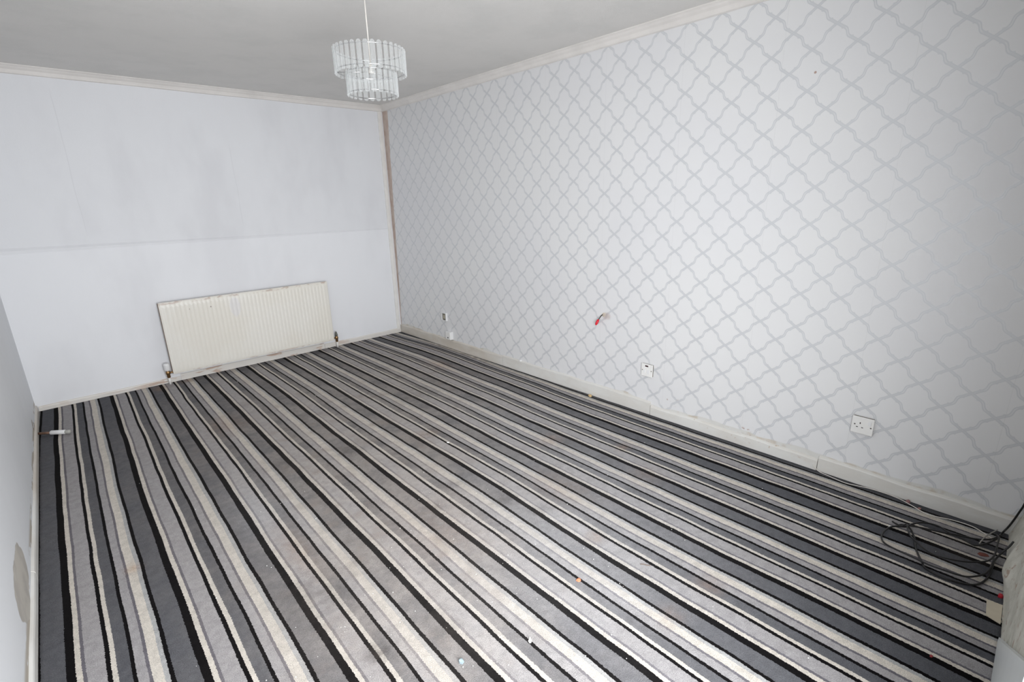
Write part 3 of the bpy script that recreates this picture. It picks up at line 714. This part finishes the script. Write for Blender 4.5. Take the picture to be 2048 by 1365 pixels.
# ------------------------------------------------------------------ pipe stub at the left skirting
ps = empty('pipe_stub', (-3.06, -0.62, 0)); tag(ps, 'short capped pipe stub lying out from the left wall onto the carpet', 'pipe')
d0, d1 = Vector((-3.118, -0.578, 0.022)), Vector((-3.045, -0.628, 0.022)); d2 = Vector((-2.972, -0.680, 0.020)); d3 = Vector((-2.945, -0.698, 0.019))
build('copper_pipe', ntube([d0, d1 + (d2 - d1) * 0.1], 0.0085, 12), simple('tarnished_copper', (132, 104, 88), 0.5, 0.6, grain=0.2), ps, True)
build('white_sleeve', lathe(bmesh.new(), d1, [(0.0125, 0), (0.0145, 0.003), (0.0145, 0.086), (0.0125, 0.089)], d2 - d1, 16), M_white_pl, ps, True)
build('end_cap', lathe(bmesh.new(), d2, [(0.0110, 0), (0.0130, 0.004), (0.0130, 0.024), (0.008, 0.030)], d3 - d2, 14), simple('dull_grey_plastic', (176, 176, 170), 0.5), ps, True)

# ------------------------------------------------------------------ bits dropped on the carpet
def flake(name, x, y, s, mat, label, cat, seed=0, flat=0.35, z=0.001, asp=1.0, rot=0.0):
    rnd = random.Random(seed); bm = bmesh.new(); k = 7; top = []; bot = []
    for i in range(k):
        a = 2 * math.pi * i / k; r_ = s * (0.65 + 0.5 * rnd.random())
        px, py = r_ * math.cos(a) * asp, r_ * math.sin(a)
        px, py = px * math.cos(rot) - py * math.sin(rot), px * math.sin(rot) + py * math.cos(rot)
        top.append(bm.verts.new((x + px * 0.85, y + py * 0.85, z + s * flat * (0.8 + 0.8 * rnd.random()))))
        bot.append(bm.verts.new((x + px, y + py, z)))
    c = bm.verts.new((x, y, z + s * flat * 1.9))
    for i in range(k):
        j = (i + 1) % k; bm.faces.new((bot[i], bot[j], top[j], top[i])); bm.faces.new((top[i], top[j], c))
    bm.faces.new(bot)
    return tag(build(name, bm, mat), label, cat)
M_crumb = simple('chalky_white', (232, 232, 228), 0.8)
flake('paint_flake', -1.220, -2.626, 0.008, M_crumb, 'small white flake alone in the middle of the carpet', 'debris', 1)
flake('paint_flake', -1.864, -4.003, 0.0065, M_crumb, 'tiny white sliver on a black stripe near the bottom edge', 'debris', 2, asp=2.0, rot=0.9)
flake('foil_scrap', -2.084, -3.904, 0.0105, simple('pale_blue_foil', (176, 196, 204), 0.3, 0.4), 'crumpled pale blue foil scrap on the near carpet', 'debris', 3, 0.6)
flake('orange_chip', -1.530, -3.940, 0.0115, simple('orange_chip', (224, 138, 102), 0.7), 'small orange chip on the carpet', 'debris', 4, 0.3)
flake('yellow_crumb', -0.022, -2.788, 0.016, simple('ochre_crumb', (216, 186, 136), 0.8), 'ochre crumb against the skirting below the red cap', 'debris', 5, 0.4)
flake('pink_scrap', -0.018, -4.716, 0.012, simple('dusty_pink', (150, 112, 112), 0.8), 'crumpled dusty pink scrap against the skirting above the cables', 'debris', 6, 0.7)
flake('pink_scrap', -0.040, -4.765, 0.008, simple('dusty_rose', (170, 128, 124), 0.8), 'smaller pink scrap beside the white cable', 'debris', 7, 0.5)
flake('red_plug', -0.490, -5.072, 0.010, simple('dark_red_plastic', (176, 26, 44), 0.35), 'red plastic bit at the foot of the rough plaster', 'debris', 8, 0.7)
flake('red_crumb', -0.977, -4.945, 0.006, simple('dull_red', (140, 44, 48), 0.6), 'tiny dark red crumb on a cream stripe near the window wall', 'debris', 9, 0.5)
flake('rusty_leaf', -0.242, -5.004, 0.014, simple('rust_brown', (112, 62, 52), 0.8), 'rust brown flake inside the cable loops', 'debris', 10, 0.15, asp=1.5, rot=-0.8)
flake('plaster_chip', -0.290, -4.700, 0.006, M_crumb, 'small pale chip at the far tip of the cable tangle', 'debris', 11, 0.5)
# curl of dark fibre
tag(build('fibre_curl', ntube(spline([(-1.286, -4.060, 0.003), (-1.279, -4.072, 0.006), (-1.272, -4.084, 0.004), (-1.262, -4.092, 0.003)], 5), 0.0014, 6), simple('brown_fibre', (122, 104, 92), 0.8), None, True),
    'thin brown curl of fibre on a pale stripe', 'debris')
tag(build('cable_clip', nbox((-0.010, -2.012, 0.094), (XW, -1.996, 0.108), 0.003), M_white_pl), 'tiny white cable clip on top of the skirting, left of the red cap', 'clip')
# square of cream tape
bm = bmesh.new(); q = [(-0.545, -5.040), (-0.540, -5.082), (-0.655, -5.084), (-0.640, -5.046)]
A_ = [bm.verts.new((a_, b_, 0.0005)) for a_, b_ in q]; B_ = [bm.verts.new((a_, b_, 0.0035)) for a_, b_ in q]
bm.faces.new(A_); bm.faces.new(B_); [bm.faces.new((A_[k], A_[(k + 1) % 4], B_[(k + 1) % 4], B_[k])) for k in range(4)]
tag(build('card_offcut', bm, simple('cream_card', (206, 196, 176), 0.7, grain=0.04, gscale=30)), 'cream card offcut lying against the rough plaster', 'debris')
# scattered specks nobody could count
bm = bmesh.new(); rnd = random.Random(12)
for k in range(170):
    if rnd.random() < 0.7: x_, y_ = rnd.gauss(-1.9, 0.45), rnd.gauss(-3.75, 0.55)
    else: x_, y_ = rnd.uniform(-3.05, -0.1), rnd.uniform(-4.9, -0.2)
    if not (-3.09 < x_ < -0.02 and -5.0 < y_ < -0.02): continue
    s = rnd.uniform(0.0009, 0.0022)
    r_ = bmesh.ops.create_icosphere(bm, subdivisions=1, radius=s); bmesh.ops.translate(bm, vec=(x_, y_, 0.0042 + s), verts=r_['verts'])
tag(build('floor_specks', bm, M_crumb), 'scatter of tiny pale specks over the near carpet', 'debris', kind='stuff')
